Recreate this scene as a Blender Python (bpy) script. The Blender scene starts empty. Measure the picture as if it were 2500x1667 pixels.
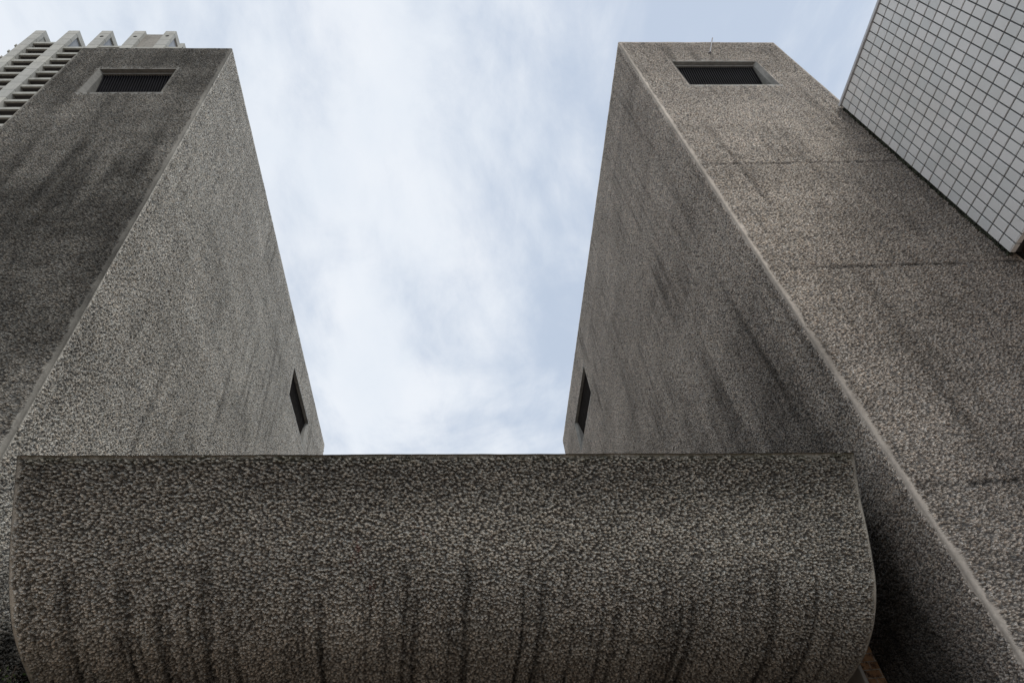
import bpy, math, random
import numpy as np
from mathutils import Matrix, Vector
random.seed(7); rng = np.random.default_rng(7)
S = bpy.context.scene
COL = S.collection
ZC = 1.6                                   # eye height: every z below is written from the eye, ZC lifts it above ground

# ------------------------------------------------------------------ camera
R = Matrix(((0.99341, 0.04397, -0.10579), (-0.03904, -0.74132, -0.67002), (-0.10788, 0.66974, -0.73473)))
cam = bpy.data.cameras.new('camera'); co = bpy.data.objects.new('camera', cam); COL.objects.link(co)
E_ = Matrix(R.transposed()).transposed()
q = E_.to_quaternion(); q.normalize()
co.matrix_world = Matrix.Translation((0, 0, ZC)) @ q.to_matrix().to_4x4()
cam.sensor_width = 36; cam.lens = 23.56; cam.clip_end = 3000; cam.clip_start = 0.05
S.camera = co

# ------------------------------------------------------------------ helpers
def tag(o, label=None, cat=None, group=None, kind=None):
    if label: o['label'] = label
    if cat: o['category'] = cat
    if group: o['group'] = group
    if kind: o['kind'] = kind
    return o

def empty(name, loc, label, cat, group=None):
    o = bpy.data.objects.new(name, None); COL.objects.link(o); o.location = loc; o.empty_display_size = .3
    return tag(o, label, cat, group)

def np_mesh(name, V, F, mat, parent=None, attrs=None, smooth=True):
    """V (n,3) world coordinates, F (m,4) quads; origin goes to the parent's location."""
    off = np.array(parent.matrix_world.translation if parent and parent.parent else (parent.location if parent else (0, 0, 0)))
    V = np.asarray(V, dtype=np.float64)
    me = bpy.data.meshes.new(name)
    me.vertices.add(len(V)); me.vertices.foreach_set('co', (V - off).astype(np.float32).ravel())
    F = np.asarray(F, dtype=np.int32); m = len(F)
    me.loops.add(m * 4); me.loops.foreach_set('vertex_index', F.ravel())
    me.polygons.add(m); me.polygons.foreach_set('loop_start', np.arange(0, m * 4, 4, dtype=np.int32))
    me.polygons.foreach_set('use_smooth', np.full(m, smooth))
    me.update(calc_edges=True)
    a = me.attributes.new('rest', 'FLOAT_VECTOR', 'POINT'); a.data.foreach_set('vector', V.astype(np.float32).ravel())
    for k, v in (attrs or {}).items():
        a = me.attributes.new(k, 'FLOAT', 'POINT'); a.data.foreach_set('value', np.asarray(v, dtype=np.float32))
    me.validate(); me.materials.append(mat)
    o = bpy.data.objects.new(name, me); COL.objects.link(o)
    if parent: o.parent = parent
    return o

class MB:
    """collects solids, then links them as one mesh object"""
    def __init__(s): s.v = []; s.f = []
    def box(s, x0, x1, y0, y1, z0, z1):
        return s.hexa([(x0, y0, z0), (x1, y0, z0), (x1, y1, z0), (x0, y1, z0), (x0, y0, z1), (x1, y0, z1), (x1, y1, z1), (x0, y1, z1)])
    def hexa(s, p):
        n = len(s.v); s.v += [tuple(q) for q in p]
        for f in ((0, 3, 2, 1), (4, 5, 6, 7), (0, 1, 5, 4), (1, 2, 6, 5), (2, 3, 7, 6), (3, 0, 4, 7)):
            s.f.append(tuple(n + i for i in f))
        return s
    def poly(s, pts):
        n = len(s.v); s.v += [tuple(q) for q in pts]; s.f.append(tuple(range(n, n + len(pts)))); return s
    def tube(s, pts, r, n=8):
        pts = [Vector(p) for p in pts]
        rs = r if isinstance(r, (list, tuple)) else [r] * len(pts)
        base = len(s.v)
        for i, p in enumerate(pts):
            d = (pts[min(i + 1, len(pts) - 1)] - pts[max(i - 1, 0)]).normalized()
            a = d.orthogonal().normalized(); b = d.cross(a)
            for k in range(n):
                t = 2 * math.pi * k / n; s.v.append(tuple(p + (a * math.cos(t) + b * math.sin(t)) * rs[i]))
        for i in range(len(pts) - 1):
            for k in range(n):
                s.f.append((base + i * n + k, base + i * n + (k + 1) % n, base + (i + 1) * n + (k + 1) % n, base + (i + 1) * n + k))
        s.f.append(tuple(base + k for k in range(n))[::-1]); s.f.append(tuple(base + (len(pts) - 1) * n + k for k in range(n)))
        return s
    def build(s, name, mat, parent=None, origin=None, bevel=0, smooth=False):
        off = Vector(origin) if origin is not None else (parent_world(parent) if parent else Vector((0, 0, 0)))
        me = bpy.data.meshes.new(name)
        me.from_pydata([tuple(Vector(v) - off) for v in s.v], [], s.f); me.update()
        me.materials.append(mat)
        o = bpy.data.objects.new(name, me); COL.objects.link(o)
        if parent: o.parent = parent
        else: o.location = off
        if bevel:
            b = o.modifiers.new('bevel', 'BEVEL'); b.width = bevel; b.segments = 2; b.limit_method = 'ANGLE'
        if smooth:
            for p in me.polygons: p.use_smooth = True
        return o

def parent_world(p):
    v = Vector(p.location)
    while p.parent: p = p.parent; v = v + Vector(p.location)
    return v

# ------------------------------------------------------------------ node helpers
def mat_new(name):
    m = bpy.data.materials.new(name); m.use_nodes = True
    m.node_tree.nodes.clear(); return m, m.node_tree

class G:
    def __init__(s, nt): s.nt = nt
    def n(s, t, **k):
        o = s.nt.nodes.new(t)
        for a, b in k.items(): setattr(o, a, b)
        return o
    def l(s, a, b): s.nt.links.new(a, b)
    def put(s, sock, v):
        if hasattr(v, 'is_output') or isinstance(v, bpy.types.NodeSocket): s.l(v, sock)
        else: sock.default_value = v
    def math(s, op, a, b=0.0, c=0.0, clamp=False):
        o = s.n('ShaderNodeMath', operation=op, use_clamp=clamp)
        s.put(o.inputs[0], a); s.put(o.inputs[1], b); s.put(o.inputs[2], c); return o.outputs[0]
    def vmath(s, op, a, b=(0, 0, 0)):
        o = s.n('ShaderNodeVectorMath', operation=op); s.put(o.inputs[0], a); s.put(o.inputs[1], b); return o.outputs[0]
    def sstep(s, x, a, b, o0=0.0, o1=1.0):
        o = s.n('ShaderNodeMapRange', interpolation_type='SMOOTHSTEP')
        s.put(o.inputs[0], x); o.inputs[1].default_value = a; o.inputs[2].default_value = b
        o.inputs[3].default_value = o0; o.inputs[4].default_value = o1; return o.outputs[0]
    def noise(s, vec, scale, detail=2, rough=.5, dist=0, col=False):
        o = s.n('ShaderNodeTexNoise'); s.l(vec, o.inputs['Vector'])
        o.inputs['Scale'].default_value = scale; o.inputs['Detail'].default_value = detail
        o.inputs['Roughness'].default_value = rough; o.inputs['Distortion'].default_value = dist
        return o.outputs['Color' if col else 'Fac']
    def vor(s, vec, scale, feature='F1', out='Distance', rnd=1):
        o = s.n('ShaderNodeTexVoronoi', feature=feature); s.l(vec, o.inputs['Vector']); o.inputs['Scale'].default_value = scale
        o.inputs['Randomness'].default_value = rnd; return o.outputs[out]
    def mix(s, f, a, b, mode='MIX'):
        o = s.n('ShaderNodeMix', data_type='RGBA', blend_type=mode)
        s.put(o.inputs[0], f); s.put(o.inputs[6], a if not isinstance(a, tuple) else (*a, 1)[:4]); s.put(o.inputs[7], b if not isinstance(b, tuple) else (*b, 1)[:4])
        return o.outputs[2]
    def ramp(s, f, stops, interp='LINEAR'):
        o = s.n('ShaderNodeValToRGB'); o.color_ramp.interpolation = interp; s.put(o.inputs[0], f)
        el = o.color_ramp.elements
        while len(el) < len(stops): el.new(.5)
        for e, (p, c) in zip(el, stops): e.position = p; e.color = (*c, 1) if len(c) == 3 else c
        return o.outputs[0]
    def attr(s, name, out='Fac'):
        o = s.n('ShaderNodeAttribute', attribute_name=name); return o.outputs[out]
    def bsdf(s, col, rough=.9, spec=.3, metal=0, normal=None):
        b = s.n('ShaderNodeBsdfPrincipled'); s.put(b.inputs['Base Color'], (*col, 1) if isinstance(col, tuple) else col)
        s.put(b.inputs['Roughness'], rough); b.inputs['Specular IOR Level'].default_value = spec; s.put(b.inputs['Metallic'], metal)
        if normal is not None: s.l(normal, b.inputs['Normal'])
        o = s.n('ShaderNodeOutputMaterial'); s.l(b.outputs[0], o.inputs['Surface']); return o
    def bump(s, h, dist=.01, strength=1):
        o = s.n('ShaderNodeBump'); s.l(h, o.inputs['Height']); o.inputs['Distance'].default_value = dist; o.inputs['Strength'].default_value = strength
        return o.outputs[0]

# ------------------------------------------------------------------ materials
def hammered(name, gain=1.0, warm=(1.04, 1.0, .95), amp=.021, scale=64, streak=.5, streak_freq=5.0, disp=True, con=1.0, fleck=.5, jstr=.75):
    """bush-hammered aggregate concrete; arris margins, casting joints, dirt and painted shade come from mesh attributes"""
    m, nt = mat_new(name); g = G(nt)
    P = g.attr('rest', 'Vector'); edge = g.attr('edge'); joint = g.attr('joint'); soot_shade = g.attr('soot_shade'); moss = g.attr('moss')
    wob = g.noise(P, 9, 2, .6)
    warp = g.vmath('ADD', P, g.vmath('SCALE', g.noise(P, 60, 1, .5, col=True)))
    an = g.n('ShaderNodeMapping'); g.l(P, an.inputs[0]); an.inputs['Rotation'].default_value = (math.radians(20), math.radians(-34), 0); an.inputs['Scale'].default_value = (.72, 1.0, 1.28)
    Q = an.outputs[0]
    n1 = g.noise(Q, scale, 3, .62, .35)
    n2 = g.noise(P, scale * 2.9, 2, .6)
    v1 = g.vor(Q, scale * .95, 'F1')
    h = g.math('ADD', g.math('MULTIPLY', n1, 1.15), g.math('MULTIPLY', n2, .62))
    h = g.math('SUBTRACT', h, g.math('MULTIPLY', v1, .95))
    h = g.sstep(h, .0, .78)                       # 0 = chiselled pit, 1 = proud stone
    rough_zone = g.sstep(g.math('ADD', edge, g.math('MULTIPLY', g.math('SUBTRACT', wob, .5), .085)), .026, .056)
    # casting joints: broken, wandering dark lines
    jz = g.math('ADD', joint, g.math('MULTIPLY', g.math('SUBTRACT', g.noise(P, 13, 4, .75), .35), .10))
    jm = g.math('MULTIPLY', g.sstep(jz, .012, .050, 1, 0), g.sstep(g.noise(P, 2.2, 3, .6), .36, .50))
    jm = g.math('MULTIPLY', jm, rough_zone)
    # albedo
    c = g.ramp(h, [(0, (.110, .111, .114)), (.20, (.215, .211, .204)), (.48, (.365, .353, .332)), (.80, (.455, .438, .410)), (1, (.60, .58, .545))])
    hue = g.vor(P, scale * 1.3, 'F1', 'Color')
    sep = g.n('ShaderNodeSeparateColor'); g.l(hue, sep.inputs[0])
    c = g.mix(g.math('MULTIPLY', sep.outputs[0], .5), c, g.mix(1.0, c, (1.16, .97, .78), 'MULTIPLY'))
    c = g.mix(g.math('MULTIPLY', sep.outputs[1], .5), c, g.mix(1.0, c, (.80, .98, 1.14), 'MULTIPLY'))
    c = g.mix(g.math('MULTIPLY', sep.outputs[2], .4), c, g.mix(1.0, c, (.6, .6, .6), 'MULTIPLY'))
    fl = g.sstep(g.noise(P, scale * 3.2, 2, .7), .25, .75, 1 - .42 * fleck, 1 + .42 * fleck)
    fv = g.n('ShaderNodeCombineXYZ')
    for i in range(3): g.l(fl, fv.inputs[i])
    c = g.mix(1.0, c, fv.outputs[0], 'MULTIPLY')
    sm = g.ramp(g.noise(P, 40, 4, .7), [(.3, (.33, .32, .295)), (.7, (.47, .455, .42))])
    c = g.mix(rough_zone, sm, c)
    c = g.mix(g.math('MULTIPLY', jm, jstr), c, (.035, .036, .037))
    # broad mottling and rain streaks that run down the face
    mot = g.sstep(g.noise(P, .9, 4, .6), .3, .7, .87, 1.10)
    sx = g.n('ShaderNodeMapping'); g.l(P, sx.inputs[0]); sx.inputs['Scale'].default_value = (streak_freq, streak_freq, .30)
    sn = g.noise(sx.outputs[0], 1.0, 3, .6, .25)
    s2 = g.n('ShaderNodeMapping'); g.l(P, s2.inputs[0]); s2.inputs['Scale'].default_value = (streak_freq * 3.4, streak_freq * 3.4, .8)
    fine = g.noise(s2.outputs[0], 1.0, 2, .6, .15)
    st = g.math('MAXIMUM', g.math('MULTIPLY', g.sstep(sn, .46, .74), g.sstep(g.noise(P, .55, 2, .5), .36, .6)),
                g.math('MULTIPLY', g.sstep(fine, .50, .74), g.sstep(g.noise(P, .8, 2, .5), .36, .62, 0, .8)))
    hb = g.n('ShaderNodeMapping'); g.l(P, hb.inputs[0]); hb.inputs['Scale'].default_value = (.35, .35, 3.2)
    band = g.sstep(g.noise(hb.outputs[0], 1.0, 4, .65), .3, .7, .89, 1.10)
    k = g.math('MULTIPLY', g.math('MULTIPLY', mot, band), g.math('SUBTRACT', 1.0, g.math('MULTIPLY', st, streak)))
    # soot attribute: 0 clean .. 1 black, dirt crust and painted shade together, broken up by noise
    sb = g.math('MULTIPLY', soot_shade, g.sstep(g.math('ADD', g.noise(P, 1.7, 5, .65), g.math('MULTIPLY', sn, .35)), .40, .85, .88, 1.12))
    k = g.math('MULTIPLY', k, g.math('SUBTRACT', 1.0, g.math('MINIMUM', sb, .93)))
    k = g.math('MULTIPLY', k, gain)
    cc = g.n('ShaderNodeCombineXYZ')
    for i in range(3): g.l(g.math('MULTIPLY', k, warm[i]), cc.inputs[i])
    c = g.mix(1.0, c, cc.outputs[0], 'MULTIPLY')
    mm = g.math('MULTIPLY', moss, g.sstep(g.noise(P, 14, 4, .7), .35, .62), clamp=True)
    c = g.mix(g.math('MULTIPLY', mm, .85), c, g.ramp(g.noise(P, 90, 2), [(.3, (.03, .035, .016)), (.7, (.11, .11, .055))]))
    red = g.attr('red')
    c = g.mix(g.math('MULTIPLY', red, g.sstep(g.noise(P, 60, 2, .6), .45, .6)), c, (.22, .035, .025))
    out = g.bsdf(c, .92, .22)
    hh = g.math('MULTIPLY', g.math('SUBTRACT', h, .5), rough_zone)
    hh = g.math('SUBTRACT', hh, g.math('MULTIPLY', g.math('SUBTRACT', 1, rough_zone), .22))
    hh = g.math('ADD', hh, g.math('MULTIPLY', g.math('SUBTRACT', g.noise(P, 3.2, 2, .5), .5), .45))
    hh = g.math('SUBTRACT', hh, g.math('MULTIPLY', jm, .5 * jstr))
    d = g.n('ShaderNodeDisplacement'); g.l(hh, d.inputs['Height']); d.inputs['Scale'].default_value = amp * con; d.inputs['Midlevel'].default_value = 0
    g.l(d.outputs[0], out.inputs['Displacement'])
    m.displacement_method = 'BOTH'
    return m

def plain_concrete(name, lo, hi, scale=12, joints=None, rough=.85, bumpd=.002, stain=0):
    m, nt = mat_new(name); g = G(nt)
    tc = g.n('ShaderNodeTexCoord'); P = tc.outputs['Object']
    f = g.math('ADD', g.math('MULTIPLY', g.noise(P, scale, 4, .65), .6), g.math('MULTIPLY', g.noise(P, scale * .12, 3, .6), .4))
    c = g.ramp(f, [(.32, lo), (.66, hi)])
    if joints:
        s = g.n('ShaderNodeSeparateXYZ'); g.l(P, s.inputs[0])
        fr = g.math('FRACT', g.math('DIVIDE', s.outputs[2], joints))
        c = g.mix(g.sstep(fr, .035, .05, 1, 0), c, tuple(x * .45 for x in lo))
        fl = g.math('FLOOR', g.math('DIVIDE', s.outputs[2], joints))
        w = g.n('ShaderNodeTexWhiteNoise', noise_dimensions='1D'); g.l(fl, w.inputs['W'])
        c = g.mix(1.0, c, g.ramp(w.outputs[0], [(0, (.86, .87, .88)), (1, (1.06, 1.05, 1.02))]), 'MULTIPLY')
    if stain:
        mp = g.n('ShaderNodeMapping'); g.l(P, mp.inputs[0]); mp.inputs['Scale'].default_value = (stain, stain, stain * .12)
        c = g.mix(g.sstep(g.noise(mp.outputs[0], 1, 3, .6), .5, .75, 0, .5), c, tuple(x * .5 for x in lo))
    g.bsdf(c, rough, .3, normal=g.bump(f, bumpd)); return m

def simple(name, col, rough=.6, metal=0, var=.25, scale=8, spec=.4):
    m, nt = mat_new(name); g = G(nt)
    tc = g.n('ShaderNodeTexCoord'); f = g.noise(tc.outputs['Object'], scale, 4, .6)
    c = g.ramp(f, [(.3, tuple(x * (1 - var) for x in col)), (.7, tuple(min(1, x * (1 + var)) for x in col))])
    g.bsdf(c, rough, spec, metal, g.bump(f, .002)); return m

M = {}
M['left_wall'] = hammered('hammered_concrete_grey', gain=1.50, warm=(1.0, .99, .95), streak=.45, jstr=.3)
M['right_wall'] = hammered('hammered_concrete_buff', gain=1.24, warm=(1.045, .975, .915), streak=.50)
M['parapet'] = hammered('hammered_concrete_parapet', gain=1.62, warm=(1.0, .985, .93), amp=.024, scale=76, fleck=.6, streak=.34, streak_freq=13)
M['smooth'] = plain_concrete('smooth_margin_concrete', (.20, .20, .185), (.36, .355, .33), 22, stain=7)
M['grimy'] = plain_concrete('grimy_margin_concrete', (.13, .13, .12), (.25, .245, .225), 22, stain=7)
M['dark_steel'] = simple('dark_louvre_steel', (.014, .014, .017), .8, 0, spec=.1)
M['side_louvre'] = simple('brown_louvre_steel', (.030, .026, .023), .8, 0, spec=.1)
M['black_void'] = simple('dark_duct_lining', (.008, .008, .009), .95)
M['roof'] = simple('roof_asphalt', (.08, .08, .08), .9)
M['pale'] = plain_concrete('pale_tower_concrete', (.36, .363, .335), (.50, .50, .465), 1.4, joints=2.77, stain=.5)
M['pale2'] = plain_concrete('pale_balcony_concrete', (.31, .315, .285), (.44, .443, .405), 1.2, stain=.7)
M['panel'] = plain_concrete('rough_panel_concrete', (.20, .19, .17), (.33, .315, .28), 2.5, stain=.9)
M['soffit'] = simple('shaded_soffit_concrete', (.065, .062, .062), .9, var=.2)  # concrete darkened in colour to stand for underside shade
M['glass'] = simple('dark_window_glass', (.03, .035, .045), .12, 0, .3, 1, .6)
M['screen'] = simple('frosted_screen', (.55, .58, .62), .4, var=.1)
M['steel'] = simple('galvanised_rod', (.26, .26, .27), .6, .2)
M['rust'] = simple('rust_brown_soffit_panel', (.085, .048, .033), .7, 0, .35, 3)
M['gap_shade'] = simple('black_gap_shade', (.012, .011, .010), .6)

# ------------------------------------------------------------------ ground
def ground_mat():
    m, nt = mat_new('brick_paving'); g = G(nt)
    tc = g.n('ShaderNodeTexCoord')
    b = g.n('ShaderNodeTexBrick'); g.l(tc.outputs['Object'], b.inputs['Vector'])
    b.inputs['Scale'].default_value = 4.5; b.inputs['Mortar Size'].default_value = .012
    b.inputs['Color1'].default_value = (.21, .16, .125, 1); b.inputs['Color2'].default_value = (.26, .20, .16, 1); b.inputs['Mortar'].default_value = (.10, .095, .085, 1)
    c = g.mix(g.sstep(g.noise(tc.outputs['Object'], .5, 5, .6), .35, .7, 0, .4), b.outputs[0], (.12, .11, .10))
    g.bsdf(c, .85, .3, normal=g.bump(b.outputs['Fac'], -.004)); return m
gm = MB().poly([(-1500, -1500, 0), (1500, -1500, 0), (1500, 1500, 0), (-1500, 1500, 0)]).build('ground', ground_mat())
tag(gm, kind='structure')

# ------------------------------------------------------------------ the two hammered concrete towers
def steps(a, b, fn, snaps=()):
    """coordinates from a to b, spacing fn(t), passing through the snaps"""
    marks = sorted(set([a, b] + [s for s in snaps if a < s < b])); out = [a]
    for p, q_ in zip(marks, marks[1:]):
        t = [p]
        while t[-1] < q_: t.append(t[-1] + fn(t[-1]))
        t = np.array(t); t = p + (t - p) * (q_ - p) / (t[-1] - p); out += list(t[1:])
    return out

def make_tower(sgn, xi, xo, yf, yb, H, mat, wf, ws, joints, label, soot_shade_fn):
    """sgn +1: the tower stands on the right (inner face looks to -X); wf front opening (x0,x1,z0,z1), ws side opening (y0,y1,z0,z1)"""
    root = empty('concrete_tower', ((xi + xo) / 2, (yf + yb) / 2, 0), label, 'tower', 'hammered concrete ventilation towers')
    r = .022
    fz = lambda z: .1 if z < .9 else .0023 * math.hypot(4.2, z)
    Z = steps(-ZC, H, fz, (.9, wf[2], wf[3], ws[2], ws[3]))
    Z[-1] = H
    ys = steps(yf + r, yb, lambda y: .0023 * math.hypot(y, 5.0), ws[:2])
    X = steps(min(xi + sgn * r, xo - sgn * r), max(xi + sgn * r, xo - sgn * r), lambda x: .0125, wf[:2])
    if sgn < 0: X = X[::-1]
    path = [(xi, y, 's') for y in ys[::-1]]
    for a in (22.5, 45, 67.5):
        t = math.radians(a); path.append((xi + sgn * r * (1 - math.cos(t)), yf + r * (1 - math.sin(t)), 'c'))
    path += [(x, yf, 'f') for x in X]
    for a in (22.5, 45, 67.5):
        t = math.radians(90 - a); path.append((xo - sgn * r * (1 - math.cos(t)), yf + r * (1 - math.sin(t)), 'c'))
    path += [(xo, y, 'o') for y in steps(yf + r, yb, lambda y: .15)]
    path += [(x, yb, 'b') for x in steps(min(xi, xo), max(xi, xo), lambda x: .15)[::(-1 if sgn > 0 else 1)]][1:]
    PX = np.array([p[0] for p in path]); PY = np.array([p[1] for p in path]); PT = [p[2] for p in path]
    Zn = np.array(Z); n, m_ = len(path), len(Z)
    V = np.zeros((n, m_, 3)); V[:, :, 0] = PX[:, None]; V[:, :, 1] = PY[:, None]; V[:, :, 2] = Zn[None, :]
    ii, jj = np.meshgrid(np.arange(n - 1), np.arange(m_ - 1), indexing='ij')
    cx_ = (PX[:-1] + PX[1:]) / 2; cy_ = (PY[:-1] + PY[1:]) / 2; cz_ = (Zn[:-1] + Zn[1:]) / 2
    isf = np.array([PT[i] == 'f' and PT[i + 1] == 'f' for i in range(n - 1)]); iss = np.array([PT[i] == 's' and PT[i + 1] == 's' for i in range(n - 1)])
    hole = (isf & (cx_ > wf[0]) & (cx_ < wf[1]))[:, None] & ((cz_ > wf[2]) & (cz_ < wf[3]))[None, :]
    hole |= (iss & (cy_ > ws[0]) & (cy_ < ws[1]))[:, None] & ((cz_ > ws[2]) & (cz_ < ws[3]))[None, :]
    ii = ii[~hole]; jj = jj[~hole]
    idx = lambda a, b: a * m_ + b
    F = np.stack([idx(ii, jj), idx(ii + 1, jj), idx(ii + 1, jj + 1), idx(ii, jj + 1)], -1)
    if sgn < 0: F = F[:, ::-1]
    Vf = V.reshape(-1, 3); x, y, z = Vf[:, 0], Vf[:, 1], Vf[:, 2]
    # distance from the arrises and from the window openings
    d_in = np.maximum(np.abs(x - xi), np.abs(y - yf)); d_out = np.maximum(np.abs(x - xo), np.abs(y - yf))
    edge = np.minimum(d_in, d_out)
    onf = np.abs(y - yf) < .03; ons = np.abs(x - xi) < .03
    def rd(a, b, a0, a1, b0, b1): return np.hypot(np.maximum(np.maximum(a0 - a, a - a1), 0), np.maximum(np.maximum(b0 - b, b - b1), 0))
    edge = np.where(onf, np.minimum(edge, rd(x, z, *wf) + .018), edge)
    edge = np.where(ons, np.minimum(edge, rd(y, z, *ws) + .018), edge)
    edge = np.minimum(edge, (H - z) + .012)
    jd = np.min([np.abs(z - j) for j in joints], axis=0); jd = np.where(onf | (np.abs(x - xo) < .03), jd, jd + .018)
    W = Vf.copy(); W[:, 2] += ZC
    np_mesh('wall', W, F, mat, root, dict(edge=edge, joint=jd, soot_shade=soot_shade_fn(x, y, z, onf, ons), moss=np.zeros(len(x)), red=np.zeros(len(x))))
    # flat roof a little below the upstand
    x0, x1 = min(xi, xo) + .01, max(xi, xo) - .01
    MB().box(x0, x1, yf + .01, yb - .01, H - .12 + ZC, H - .015 + ZC).build('roof', M['roof'], root)
    # front opening
    def opening(name, ax, a0, a1, z0, z1, plane, far_side):
        """ax 'x': opening in the front face; ax 'y': in the inner side face. Depth d runs into the wall"""
        def pt(a, d, z): return (a, plane + d, z + ZC) if ax == 'x' else (plane + sgn * d, a, z + ZC)
        D = .24; ch = .055
        w = MB()
        def strip(a_o, a_i, s):            # chamfered jamb, then straight jamb back to the grille, as solid pieces
            t = s * .10
            w.hexa([pt(a_o, -.004, z0), pt(a_i, ch, z0 + .12), pt(a_i, D + .1, z0 + .12), pt(a_o + t, D + .1, z0),
                    pt(a_o, -.004, z1 + .0), pt(a_i, ch, z1 - .004), pt(a_i, D + .1, z1 - .004), pt(a_o + t, D + .1, z1 + .0)])
        strip(a0, a0 + ch * .8, -1); strip(a1, a1 - ch * .8, 1)
        w.hexa([pt(a0 - .05, .002, z0 - .08), pt(a1 + .05, .002, z0 - .08), pt(a1 + .05, D + .1, z0 - .08), pt(a0 - .05, D + .1, z0 - .08),
                pt(a0 - .05, .002, z0 - .002), pt(a1 + .05, .002, z0 - .002), pt(a1 + .05, D + .1, z0 + .22), pt(a0 - .05, D + .1, z0 + .22)])
        SM = M['grimy' if (sgn < 0 and ax == 'x') else 'smooth']
        s_ = w.build('window_surround', SM, root)
        MB().hexa([pt(a0 - .05, .003, z1 + .002), pt(a1 + .05, .003, z1 + .002), pt(a1 + .05, D + .1, z1 + .002), pt(a0 - .05, D + .1, z1 + .002),
                   pt(a0 - .05, .003, z1 + .1), pt(a1 + .05, .003, z1 + .1), pt(a1 + .05, D + .1, z1 + .1), pt(a0 - .05, D + .1, z1 + .1)]).build('lintel', SM, root)
        lo, hi = a0 + ch * .8, a1 - ch * .8
        gr = MB()
        MBl = MB().hexa([pt(lo, .055, z1 - .045), pt(hi, .055, z1 - .045), pt(hi, .085, z1 - .045), pt(lo, .085, z1 - .045),
                         pt(lo, .055, z1 - .012), pt(hi, .055, z1 - .012), pt(hi, .085, z1 - .012), pt(lo, .085, z1 - .012)])
        if ax == 'x': MBl.build('drip_rail', SM, root)
        nb = int((hi - lo) / .036)
        for i in range(nb):
            a = lo + (i + .5) * (hi - lo) / nb
            gr.hexa([pt(a - .006, D - .04, z0 + .1), pt(a + .006, D - .04, z0 + .1), pt(a + .006, D, z0 + .1), pt(a - .006, D, z0 + .1),
                     pt(a - .006, .065, z1), pt(a + .006, .065, z1), pt(a + .006, .105, z1), pt(a - .006, .105, z1)])
        gg = gr.build('grille', M['dark_steel' if ax == 'x' else 'side_louvre'], root)
        MB().hexa([pt(lo, D + .03, z0), pt(hi, D + .03, z0), pt(hi, D + .05, z0), pt(lo, D + .05, z0),
                   pt(lo, .125, z1), pt(hi, .125, z1), pt(hi, .15, z1), pt(lo, .15, z1)]).build('backing', M['black_void'], gg)
    opening('front', 'x', wf[0], wf[1], wf[2], wf[3], yf, 1)
    opening('side', 'y', ws[0], ws[1], ws[2], ws[3], xi, 1)
    return root

def soot_shade_left(x, y, z, onf, ons):
    s = np.where(onf, .60, .02)
    # darker crust across the street face, with rain-washed tongues hanging from its upper edge
    tongue = 7.9 + .5 * np.sin(x * 9) + .35 * np.sin(x * 23 + 1)
    s = s + np.where(onf, .17 * np.clip((tongue - z) / .9, 0, 1) * np.clip((z - 3.2) / 2.2, 0, 1), 0)
    s = s + np.where(onf, .10 * np.clip((z - 9.0) / .8, 0, 1), 0)
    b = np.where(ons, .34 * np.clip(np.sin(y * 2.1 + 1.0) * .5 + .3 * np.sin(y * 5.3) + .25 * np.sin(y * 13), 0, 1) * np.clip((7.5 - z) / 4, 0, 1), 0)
    b = b + np.where(ons, .75 * np.clip((y - 4.45) / .2, 0, 1) * np.clip((2.55 - z) / .2, 0, 1), 0)  # shade under the walkway slab painted onto the inner face
    b = b + np.where(ons, .30 * np.clip((4.9 - y) / .6, 0, 1) * np.clip((2.9 - z) / .5, 0, 1), 0)  # painted shade low in the gap at the parapet end
    return np.clip(s + b, 0, .92)
def soot_shade_right(x, y, z, onf, ons):
    s = np.where(onf, .02, -.22)  # faces off the front lightened in colour in place of ambient light
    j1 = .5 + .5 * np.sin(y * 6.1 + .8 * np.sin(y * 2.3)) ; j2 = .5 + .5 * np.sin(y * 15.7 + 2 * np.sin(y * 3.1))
    hi = 4.6 + 1.0 * j1 + .5 * j2                      # ragged upper limit of the stains and painted gap shade
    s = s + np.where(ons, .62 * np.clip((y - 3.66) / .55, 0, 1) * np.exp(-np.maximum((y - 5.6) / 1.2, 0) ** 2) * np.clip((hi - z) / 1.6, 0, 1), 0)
    s = s + np.where(ons, .40 * np.clip((y - 3.75) / .5, 0, 1) * np.clip((3.6 - z) / 1.0, 0, 1), 0)  # shade of the gap beside the parapet, put into the colour
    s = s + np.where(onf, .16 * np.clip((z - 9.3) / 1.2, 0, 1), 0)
    # darker towards the joint with the tiled wall
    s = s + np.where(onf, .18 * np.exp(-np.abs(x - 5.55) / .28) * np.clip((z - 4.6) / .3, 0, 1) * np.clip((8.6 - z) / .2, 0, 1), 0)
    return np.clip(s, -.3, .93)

H = 11.1
lt = make_tower(-1, -2.995, -5.19, 3.745, 13.3, H, M['left_wall'], (-4.66, -3.60, 9.40, 10.24), (9.74, 11.52, 9.45, 10.21),
           (1.1, 4.35, 6.45, 8.75), 'dark grey hammered concrete tower on the left, in front of the balconied high-rise', soot_shade_left)
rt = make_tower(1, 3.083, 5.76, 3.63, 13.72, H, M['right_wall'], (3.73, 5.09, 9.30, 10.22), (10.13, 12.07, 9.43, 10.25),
           (2.36, 4.83, 6.91), 'buff brown hammered concrete tower on the right, beside the white tiled wall', soot_shade_right)
# earthing rod clipped to the top of the right tower
rod = MB().tube([(4.45, 3.60, 10.55 + ZC), (4.71, 3.60, 11.20 + ZC)], .010)
rod.box(4.44, 4.475, 3.605, 3.64, 10.56 + ZC, 10.59 + ZC)
ro = rod.build('lightning_rod', M['steel'], None, origin=(4.47, 3.60, 10.60 + ZC))
tag(ro, 'short thin metal rod on the top edge of the right concrete tower', 'rod')

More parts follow.
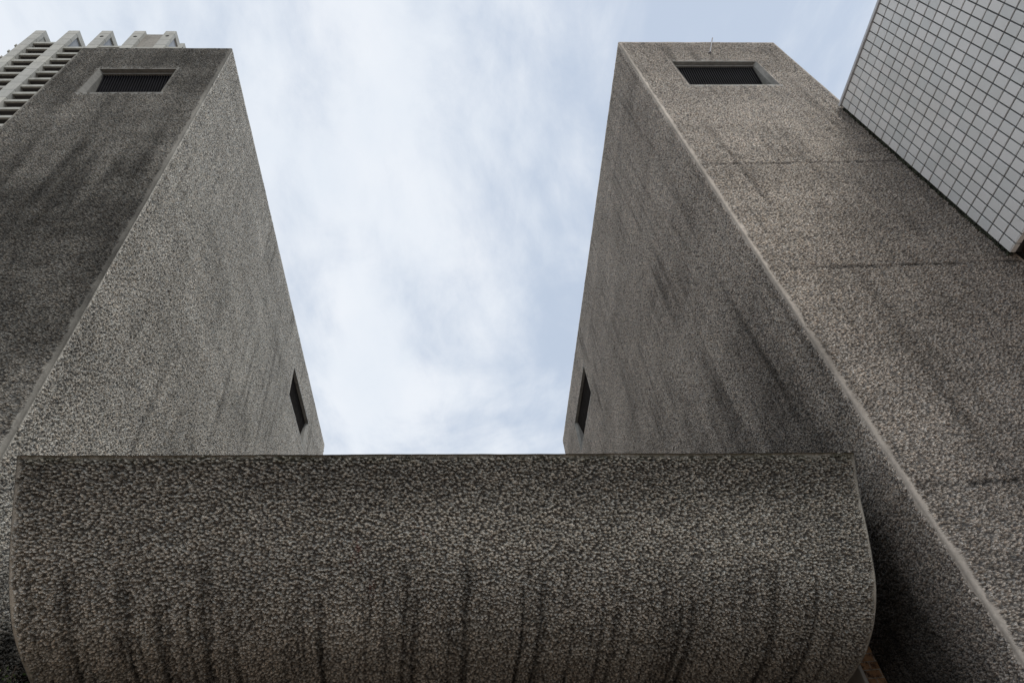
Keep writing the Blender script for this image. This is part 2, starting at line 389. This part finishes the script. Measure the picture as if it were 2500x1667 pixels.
# ------------------------------------------------------------------ curved parapet between the towers
def parapet():
    Rp = np.array([(0, 2.7), (.147, 2.495), (.253, 2.283), (.366, 2.085), (.474, 1.923), (.66, 1.774), (.822, 1.70), (.93, 1.66), (1.3, 1.60), (2.0, 1.58)])
    Lp = np.array([(0, 2.7), (.172, 2.502), (.335, 2.323), (.481, 2.191), (.625, 2.084), (.84, 1.981), (1.189, 1.905), (1.35, 1.89), (1.7, 1.88), (2.0, 1.88)])
    def resample(P, N):
        for _ in range(3):
            # Chaikin smoothing keeps the ends
            Q = [P[0]]
            for a, b in zip(P, P[1:]): Q += [a * .75 + b * .25, a * .25 + b * .75]
            Q.append(P[-1]); P = np.array(Q)
        s = np.r_[0, np.cumsum(np.hypot(*np.diff(P, axis=0).T))]
        t = np.linspace(0, s[-1], N); return np.c_[np.interp(t, s, P[:, 0]), np.interp(t, s, P[:, 1])], s[-1]
    N = 320
    A, la = resample(Rp, N); B, lb = resample(Lp, N)
    a = np.array([2.871, 3.660]); b = np.array([-2.445, 3.172]); L = np.hypot(*(a - b)); ax = (a - b) / L; bk = np.array([-ax[1], ax[0]])
    nu = int(L / .0080)
    u = np.linspace(0, 1, nu)
    top_r = [(.17, 2.52), (.165, 2.60), (.16, 2.690), (.15, 2.699), (.10, 2.7), (.05, 2.7), (.025, 2.7), (.012, 2.6995), (.004, 2.697)]
    rows = []; vv = []
    for bb, zz in top_r: rows.append((np.full(nu, bb), np.full(nu, zz))); vv.append(-1)
    for i in range(N):
        w = u
        rows.append((B[i, 0] * (1 - w) + A[i, 0] * w, B[i, 1] * (1 - w) + A[i, 1] * w)); vv.append(i / (N - 1) * la)
    V = np.zeros((len(rows), nu, 3))
    for i, (bb, zz) in enumerate(rows):
        V[i, :, 0] = b[0] + ax[0] * L * u + bk[0] * bb
        V[i, :, 1] = b[1] + ax[1] * L * u + bk[1] * bb
        V[i, :, 2] = zz + ZC
    nr = len(rows)
    ii, jj = np.meshgrid(np.arange(nr - 1), np.arange(nu - 1), indexing='ij'); ii = ii.ravel(); jj = jj.ravel()
    F = np.stack([ii * nu + jj, (ii + 1) * nu + jj, (ii + 1) * nu + jj + 1, ii * nu + jj + 1], -1)
    # end caps: a closed side face at each end, as quads from outline to an inner offset outline
    U = np.tile(u * L, nr); VV = np.repeat(np.array(vv), nu)
    edge = np.minimum(np.minimum(U, L - U) + .022, np.where(VV < 0, .012, VV + .016))
    z = V.reshape(-1, 3)[:, 2] - ZC
    top = np.clip(VV, 0, 9)
    soot_shade = .46 * np.clip(1 - top / .6, 0, 1) + .40 * np.clip((top - 1.05) / .75, 0, 1)  # weathered top band; shade of the curving underside painted towards the bottom
    # drip streaks that start half way down
    rs = np.random.default_rng(3); dr = np.zeros_like(U)
    cs = [.62, .80, 1.05, 1.72, 2.22, 2.28, 2.95, 3.06, 3.55, 3.98, 4.06, 4.62, 4.9, .3, 2.6] + list(.1 + 5.1 * rs.random(80))
    for n_, c0 in enumerate(cs):
        main = n_ < 15
        w0 = (.014 + .016 * rs.random()) if main else (.006 + .012 * rs.random()); s0 = (.62 + .35 * rs.random()) if main else (.55 + .75 * rs.random())
        cc = c0 + .005 * np.sin(top * 5 + c0 * 7); ln = .35 + 1.2 * rs.random()
        fade = np.clip((top - s0) / .12, 0, 1) * (1 if main else np.clip((s0 + ln - top) / .3, 0, 1))
        dr = np.maximum(dr, np.exp(-((U - cc) / w0) ** 2) * fade * ((.42 + .2 * rs.random()) if main else (.2 + .26 * rs.random())))
    soot_shade = np.clip(soot_shade + dr, 0, .85)
    moss = np.clip(1.1 - top / .075, 0, 1) * .8
    moss = np.where(VV < 0, .6, moss)
    red = np.zeros_like(U)
    for (uu, tv, ru, rv) in RED: red = np.maximum(red, np.exp(-(((U - uu) / ru) ** 2 + ((top - tv) / rv) ** 2) * 1.5))
    root = empty('parapet', ((a[0] + b[0]) / 2, 3.6, 1.58 + ZC), 'massive curved concrete parapet spanning low between the two towers', 'parapet')
    np_mesh('curved_wall', V.reshape(-1, 3), F, M['parapet'], root, dict(edge=edge, joint=np.full(len(U), 1.0), soot_shade=soot_shade, moss=moss, red=np.clip(red * .8, 0, 1)))
    for P, e in ((A, a), (B, b)):
        pts = [(e[0] + bk[0] * p[0], e[1] + bk[1] * p[0], p[1] + ZC) for p in P[::6]]
        pts += [(e[0] + bk[0] * 2.0, e[1] + bk[1] * 2.0, 2.52 + ZC), (e[0] + bk[0] * .17, e[1] + bk[1] * .17, 2.52 + ZC), (e[0] + bk[0] * .16, e[1] + bk[1] * .16, 2.69 + ZC), (e[0] + bk[0] * .01, e[1] + bk[1] * .01, 2.699 + ZC)]
        c = MB().poly(pts).build('end_cap', M['smooth'], root)
    return root
RED = [(1.93, .62, .022, .085), (2.02, .86, .02, .06), (1.90, .70, .015, .04), (2.33, .52, .015, .015), (2.75, .55, .012, .015)]
parapet()

# walkway slab behind the parapet, an unseen wall added at its back to block light, the brick pier under its right end
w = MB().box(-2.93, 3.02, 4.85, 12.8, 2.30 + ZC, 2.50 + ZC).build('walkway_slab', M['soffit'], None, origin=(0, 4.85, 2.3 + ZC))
tag(w, 'shaded concrete walkway slab behind the curved parapet', 'slab')

def brick_mat():
    m, nt = mat_new('orange_brick'); g = G(nt); tc = g.n('ShaderNodeTexCoord')
    mp = g.n('ShaderNodeMapping'); g.l(tc.outputs['Object'], mp.inputs[0]); mp.inputs['Rotation'].default_value = (math.radians(90), 0, 0)
    b = g.n('ShaderNodeTexBrick'); g.l(mp.outputs[0], b.inputs['Vector']); b.inputs['Scale'].default_value = 4.4; b.inputs['Mortar Size'].default_value = .018
    b.inputs['Color1'].default_value = (.27, .15, .075, 1); b.inputs['Color2'].default_value = (.20, .105, .05, 1); b.inputs['Mortar'].default_value = (.22, .19, .15, 1)
    c = g.mix(g.sstep(g.noise(tc.outputs['Object'], 25, 4, .7), .45, .65), b.outputs[0], (.05, .03, .02))
    g.bsdf(c, .9, .2, normal=g.bump(g.noise(tc.outputs['Object'], 40, 4, .7), .012)); return m
M['brick'] = brick_mat()
bp = empty('brick_pier', (3.0, 5.0, 0), 'rough orange brown brick pier in the corner under the parapet, against the right tower', 'pier')
MB().box(2.935, 3.065, 4.911, 5.35, 0, 2.29 + ZC).build('brickwork', M['brick'], bp)
MB().box(2.905, 2.934, 4.906, 5.3, 0, 2.28 + ZC).build('edge_strip', M['panel'], bp, bevel=.008)
bw = MB().box(-2.93, 3.02, 12.9, 13.1, 0, 2.6 + ZC).build('light_block_wall', M['brick'], None, origin=(0, 13, 0))
tag(bw, 'unseen brick wall added to block light under the walkway', 'wall')

# ------------------------------------------------------------------ shrub at the foot of the left tower
def shrub():
    root = empty('shrub', (-2.62, 4.15, 0), 'green leafy shrub in the dark gap at the lower left end of the parapet', 'shrub')
    st = MB()
    tips = []
    for i in range(9):
        a = rng.uniform(0, 6.28); r0 = rng.uniform(.0, .08)
        x, y = -2.66 + r0 * math.cos(a), 4.2 + r0 * math.sin(a)
        tx, ty, tz = -2.64 + rng.uniform(-.13, .12), 4.27 + rng.uniform(-.12, .15), 1.88 + rng.uniform(-.16, .12) + ZC
        pts = [(x, y, 0), (x * .5 + tx * .5 + rng.uniform(-.05, .05), y * .5 + ty * .5, tz * .5), (tx, ty, tz)]
        st.tube(pts, [.012, .009, .004], 6); tips.append((Vector(pts[1]), Vector(pts[2])))
    st.build('stem', simple('shrub_bark', (.07, .05, .035), .9), root, smooth=True)
    lf = MB()
    for i in range(1500):
        p, q_ = tips[rng.integers(len(tips))]; t = rng.uniform(.25, 1.0)
        c = p.lerp(q_, t) + Vector(rng.normal(0, .055, 3))
        if c.x < -2.95: c.x = -2.95 + .02 * rng.random()
        d = Vector(rng.normal(0, 1, 3)).normalized(); nrm = d.orthogonal().normalized(); s_ = d.cross(nrm)
        l = rng.uniform(.022, .045); w_ = l * .34
        lf.v += [tuple(c), tuple(c + d * l * .5 + s_ * w_ + nrm * .003), tuple(c + d * l), tuple(c + d * l * .5 - s_ * w_ + nrm * .003)]
        n = len(lf.v) - 4; lf.f.append((n, n + 1, n + 2, n + 3))
    m, nt = mat_new('shrub_leaf'); g = G(nt); ge = g.n('ShaderNodeNewGeometry')
    g.bsdf(g.ramp(ge.outputs['Random Per Island'], [(0, (.018, .04, .012)), (.6, (.05, .10, .025)), (.9, (.12, .17, .05)), (1, (.30, .28, .15))]), .5, .4)
    lf.build('foliage', m, root)
shrub()

# ------------------------------------------------------------------ white tiled wall on the right
def tile_mats():
    m, nt = mat_new('white_glazed_tile'); g = G(nt); ge = g.n('ShaderNodeNewGeometry'); tc = g.n('ShaderNodeTexCoord')
    c = g.ramp(ge.outputs['Random Per Island'], [(0, (.72, .74, .73)), (.5, (.80, .81, .795)), (1, (.85, .85, .835))])
    gr = g.sstep(g.noise(tc.outputs['Object'], 1.1, 4, .6), .45, .75, 0, .22)
    c = g.mix(gr, c, (.50, .48, .43))
    edge = g.noise(tc.outputs['Object'], 30, 3, .6)
    g.bsdf(c, g.sstep(edge, .3, .7, .28, .45), .45); return m
M['tile'] = tile_mats()
M['grout'] = simple('dark_grout', (.10, .105, .11), .9, var=.35, scale=9)
def tiled():
    X = 5.6; y1 = 3.585; z1 = 8.43 + ZC; z0 = 4.905 + ZC; y0 = -6.0
    root = empty('tiled_wall', (X + .4, 0, z0), 'overhanging white wall of small square tiles with dark grout, upper right', 'wall')
    MB().box(X + .012, X + 3.4, y0, y1, z0 + .03, z1 - .01).build('grout_bed', M['grout'], root)
    MB().box(X + .24, X + 3.4, y1 + .001, 9.5, z0 + .028, z1 - .012).build('rear_block', M['grout'], root)
    t = MB(); dy, dz = .108, .172; g_ = .014
    nz = int(round((z1 - z0) / dz)); dz = (z1 - z0) / nz
    for j in range(nz):
        for k in range(int((y1 - y0) / dy)):
            ya, yb = y1 - (k + 1) * dy + g_ / 2, y1 - k * dy - g_ / 2
            if yb < -3 and False: continue
            za, zb = z0 + j * dz + g_ / 2, z0 + (j + 1) * dz - g_ / 2
            e = .0035; a = X + rng.uniform(-.0015, .0015); b_ = X + .013
            ta, tb = rng.uniform(-.0012, .0012, 2)
            t.hexa([(a + e, ya, za), (b_ + .01, ya, za), (b_ + .01, yb, za), (a + e, yb, za), (a + e, ya, zb), (b_ + .01, ya, zb), (b_ + .01, yb, zb), (a + e, yb, zb)])
            # proud centre with pillowed edge
            t.hexa([(a + ta, ya + e, za + e), (a + e, ya, za), (a + e, yb, za), (a + tb, yb - e, za + e), (a + ta, ya + e, zb - e), (a + e, ya, zb), (a + e, yb, zb), (a + tb, yb - e, zb - e)])
    t.build('tiles', M['tile'], root)
    MB().box(X - .02, X + .12, y0, y1 + .02, z1 + .003, z1 + .045).build('coping', simple('white_metal_coping', (.62, .63, .65), .4, .0, .06), root, bevel=.004)
    # underside: narrow tile return, black strip painted as drip gap shade, rust brown soffit board
    r = MB()
    for k in range(int((y1 - y0) / dy)):
        r.box(X + .004, X + .06, y1 - (k + 1) * dy + g_ / 2, y1 - k * dy - g_ / 2, z0 - .002, z0 + .02)
    r.build('tile_return', M['tile'], root)
    MB().box(X + .066, X + .15, y0, y1, z0 + .012, z0 + .028).build('drip_gap', M['gap_shade'], root)
    MB().box(X + .155, X + 3.4, y0, y1, z0 - .012, z0 + .026).box(X + .26, X + 3.4, y1 + .002, 9.4, z0 - .010, z0 + .024).build('soffit', M['rust'], root)
    # mossy crumbling mortar in the gap between tiles and tower
    ms = MB()
    for i in range(1100):
        z = rng.uniform(z0, z1 - .05); c = Vector((X + .014 + abs(rng.normal(0, .010)), y1 + rng.uniform(0, .038), z)); s = rng.uniform(.003, .009)
        ms.box(c.x - s, c.x + s, c.y - s, c.y + s, c.z - s * 1.4, c.z + s * 1.4)
    m, nt = mat_new('moss'); g = G(nt); tc = g.n('ShaderNodeTexCoord')
    g.bsdf(g.ramp(g.noise(tc.outputs['Object'], 30, 3), [(.35, (.02, .022, .018)), (.7, (.09, .10, .07))]), .95, .1)
    mo = ms.build('moss', m, None, origin=(X, y1, z0)); tag(mo, 'dark moss filling the joint between the tiled wall and the right tower', 'moss', kind='stuff')
tiled()

# ------------------------------------------------------------------ balconied high-rise far behind the left tower
def highrise():
    s = 1.33
    Yf = 31.55 * s; top = 100 * s + ZC
    st = 2.08 * s
    root = empty('high_rise_tower', (-43 * s, Yf, 0), 'tall pale concrete residential tower with balconies and upright fins, rising behind the left concrete tower', 'high-rise')
    fins = [(-51.66, -50.40), (-47.55, -46.17), (-43.33, -41.98), (-39.17, -37.75), (-35.15, -33.80)]
    fins = [(a * s, b * s) for a, b in fins]
    body_y = Yf + 1.9 * s
    MB().box(fins[0][0] + .4, fins[-1][1] - .4, body_y + .3, body_y + 20, 0, 93.0 * s + ZC).build('core_wall', M['panel'], root)
    for i, (a, b) in enumerate(fins):
        f = MB()
        t = 0.28 * s
        # front blade, side web with a recessed upper panel
        f.box(a, b, Yf, Yf + .45 * s, 0, top)
        f.box(a + .15 * s, b, Yf + .45 * s, body_y + 2.2, 0, 94.3 * s + ZC)
        f.box(a, b, Yf + .45 * s, Yf + 3.2 * s, top - 1.1 * s, top)
        fo = f.build('fin', M['pale'], root)
        if i != 0:
            MB().box(a + .45 * s, b - .22 * s, Yf + .45 * s, Yf + 2.7 * s, 94.3 * s + ZC, top - 1.1 * s).build('inset_panel', simple('bluish_panel', (.34, .36, .38), .5, var=.1), fo)
        else:
            MB().box(a + .1, b - .1 * s, Yf + .45 * s, Yf + 3 * s, 94.3 * s + ZC, top - 1.1 * s).build('inset_panel', M['pale2'], fo)
        if i >= 2:     # round overflow hole near the top, a short dark sleeve let into the face
            cx_ = (a + b) / 2 - .02; cz = (97.75 + .3 * (i == 4)) * s + ZC; r = .24 * s
            h = MB(); h.tube([(cx_, Yf - .02, cz), (cx_, Yf + .2, cz)], r, 20)
            h.build('overflow_hole', M['black_void'], fo)
    def balcony(x0, x1, z, y=None, win=True, group=None):
        y = Yf + .18 * s if y is None else y
        b = MB()
        b.box(x0, x1, y, y + .16 * s, z - .52 * s, z)                       # upstand
        b.hexa([(x0, y + .17 * s, z - .5 * s), (x1, y + .17 * s, z - .5 * s), (x1, body_y, z - .5 * s), (x0, body_y, z - .5 * s),
                (x0, y + .17 * s, z - .36 * s), (x1, y + .17 * s, z - .36 * s), (x1, body_y, z - .36 * s), (x0, body_y, z - .36 * s)])
        bo = b.build('balcony', M['pale2'], root, bevel=0)
        MB().box(x0 + .1, x1 - .1, y + .22 * s, body_y - .1, z - .515 * s, z - .504 * s).build('soffit', M['soffit'], bo)  # dark sheet painted as the shade under the balcony
        if win:
            MB().box(x0, x1, body_y + .02, body_y + .2, z - .36 * s, z - .36 * s + 1.9 * s).build('glazing', M['glass'], bo)
            MB().box(x1 - .22, x1 - .1, y + .12, y + 1.0, z + .0, z + .55).build('divider_screen', M['screen'], bo)
        return bo
    g1, g2 = fins[0][1] + .01, fins[1][0] - .01
    NV = 20
    for k in range(NV): balcony(g1, g2, 96.1 * s - k * st + ZC)
    for k in range(NV): balcony(fins[1][1] + .01, fins[2][0] - .01, 94.35 * s - k * st + ZC)
    for k in range(4): balcony(fins[2][1] + .01, fins[3][0] - .01, 94.75 * s - k * st + ZC)
    for k in range(4): balcony(fins[3][1] + .01, fins[4][0] - .01, 94.3 * s - k * st + ZC)
    for k in range(2): balcony(fins[4][1] + .01, fins[4][1] + 2.1 * s, 94.4 * s + ZC - k * st, win=False)
    MB().box(fins[4][1] + 1.55 * s, fins[4][1] + 2.1 * s, Yf + .12 * s, Yf + .8 * s, 93.8 * s + ZC, 95.6 * s + ZC).build('corner_post', M['pale2'], root)
    for k in range(NV):           # short wrap-round balcony ends beyond the first fin
        z = 95.5 * s - k * st + ZC; x1 = fins[0][0] - .01
        b = MB(); b.box(x1 - .62 * s, x1, Yf + .2 * s, Yf + 2.2 * s, z - .62 * s, z - .36 * s); b.box(x1 - .74 * s, x1 - .62 * s, Yf + .2 * s, Yf + 2.2 * s, z - .62 * s, z)
        b.build('balcony_end', M['pale2'], root, bevel=.08)
    # the storeys below, which hide behind the near tower
    b = MB()
    for i in range(4):
        k0 = NV if i < 2 else 4; zt = (96.1, 94.35, 94.75, 94.3)[i]
        for k in range(k0, 45):
            z = zt * s - k * st + ZC
            if z < 3: break
            b.box(fins[i][1] + .01, fins[i + 1][0] - .01, Yf + .18 * s, body_y, z - .66 * s, z - .5 * s); b.box(fins[i][1] + .01, fins[i + 1][0] - .01, Yf + .18 * s, Yf + .34 * s, z - .5 * s, z)
    tag(b.build('balcony', M['pale2'], root), kind='stuff')
    # concrete panel between the last two fins
    MB().box(fins[3][1] + .01, fins[4][0] - .01, Yf + .42 * s, Yf + .8 * s, 94.35 * s + ZC, top - .1).build('plant_room_panel', M['panel'], root)
highrise()

# ------------------------------------------------------------------ light
SUN_EL, SUN_AZ = math.radians(52), math.radians(148)      # azimuth from +Y clockwise
w = bpy.data.worlds.new('World'); S.world = w; w.use_nodes = True; nt = w.node_tree; nt.nodes.clear(); g = G(nt)
sky = g.n('ShaderNodeTexSky', sky_type='NISHITA'); sky.sun_disc = False; sky.sun_elevation = SUN_EL; sky.sun_rotation = SUN_AZ
sky.air_density = 1.2; sky.dust_density = 2.5
tc = g.n('ShaderNodeTexCoord'); D = tc.outputs['Generated']
sp = g.n('ShaderNodeSeparateXYZ'); g.l(D, sp.inputs[0])
zz = g.math('MAXIMUM', sp.outputs[2], .06)
cb = g.n('ShaderNodeCombineXYZ'); g.l(g.math('DIVIDE', sp.outputs[0], zz), cb.inputs[0]); g.l(g.math('DIVIDE', sp.outputs[1], zz), cb.inputs[1])
mp = g.n('ShaderNodeMapping'); g.l(cb.outputs[0], mp.inputs[0]); mp.inputs['Scale'].default_value = (1.9, 1.15, 1); mp.inputs['Rotation'].default_value = (0, 0, math.radians(18)); mp.inputs['Location'].default_value = (.3, .7, 0)
n1 = g.noise(mp.outputs[0], 1.15, 8, .58, .45)
n2 = g.noise(mp.outputs[0], 3.4, 7, .62, .4)
cov = g.math('ADD', g.math('MULTIPLY', n1, .75), g.math('MULTIPLY', n2, .25))
cov = g.math('SUBTRACT', cov, g.math('MULTIPLY', g.sstep(cb.outputs[0] if False else g.math('DIVIDE', sp.outputs[0], zz), -.3, .6), .10))
f = g.sstep(cov, .33, .55)
cloud = g.ramp(g.noise(mp.outputs[0], 1.9, 5, .55), [(.35, (7.9, 8.5, 9.3)), (.65, (8.8, 9.15, 9.7))])
blue = g.mix(.72, sky.outputs[0], (6.8, 7.8, 9.3))
c = g.mix(f, blue, cloud)
bg = g.n('ShaderNodeBackground'); g.l(c, bg.inputs[0]); bg.inputs[1].default_value = .10
o = g.n('ShaderNodeOutputWorld'); g.l(bg.outputs[0], o.inputs[0])
sl = bpy.data.lights.new('sun', 'SUN'); sl.energy = 2.0; sl.angle = math.radians(25); sl.color = (1, .96, .9)
so = bpy.data.objects.new('sun', sl); COL.objects.link(so)
d = Vector((math.cos(SUN_EL) * math.sin(SUN_AZ), math.cos(SUN_EL) * math.cos(SUN_AZ), math.sin(SUN_EL)))
so.rotation_euler = d.to_track_quat('Z', 'Y').to_euler(); so.location = (0, -5, 20)

S.view_settings.view_transform = 'Standard'; S.view_settings.look = 'None'; S.view_settings.exposure = 0; S.view_settings.gamma = 1
S.cycles.max_bounces = 6; S.cycles.diffuse_bounces = 3
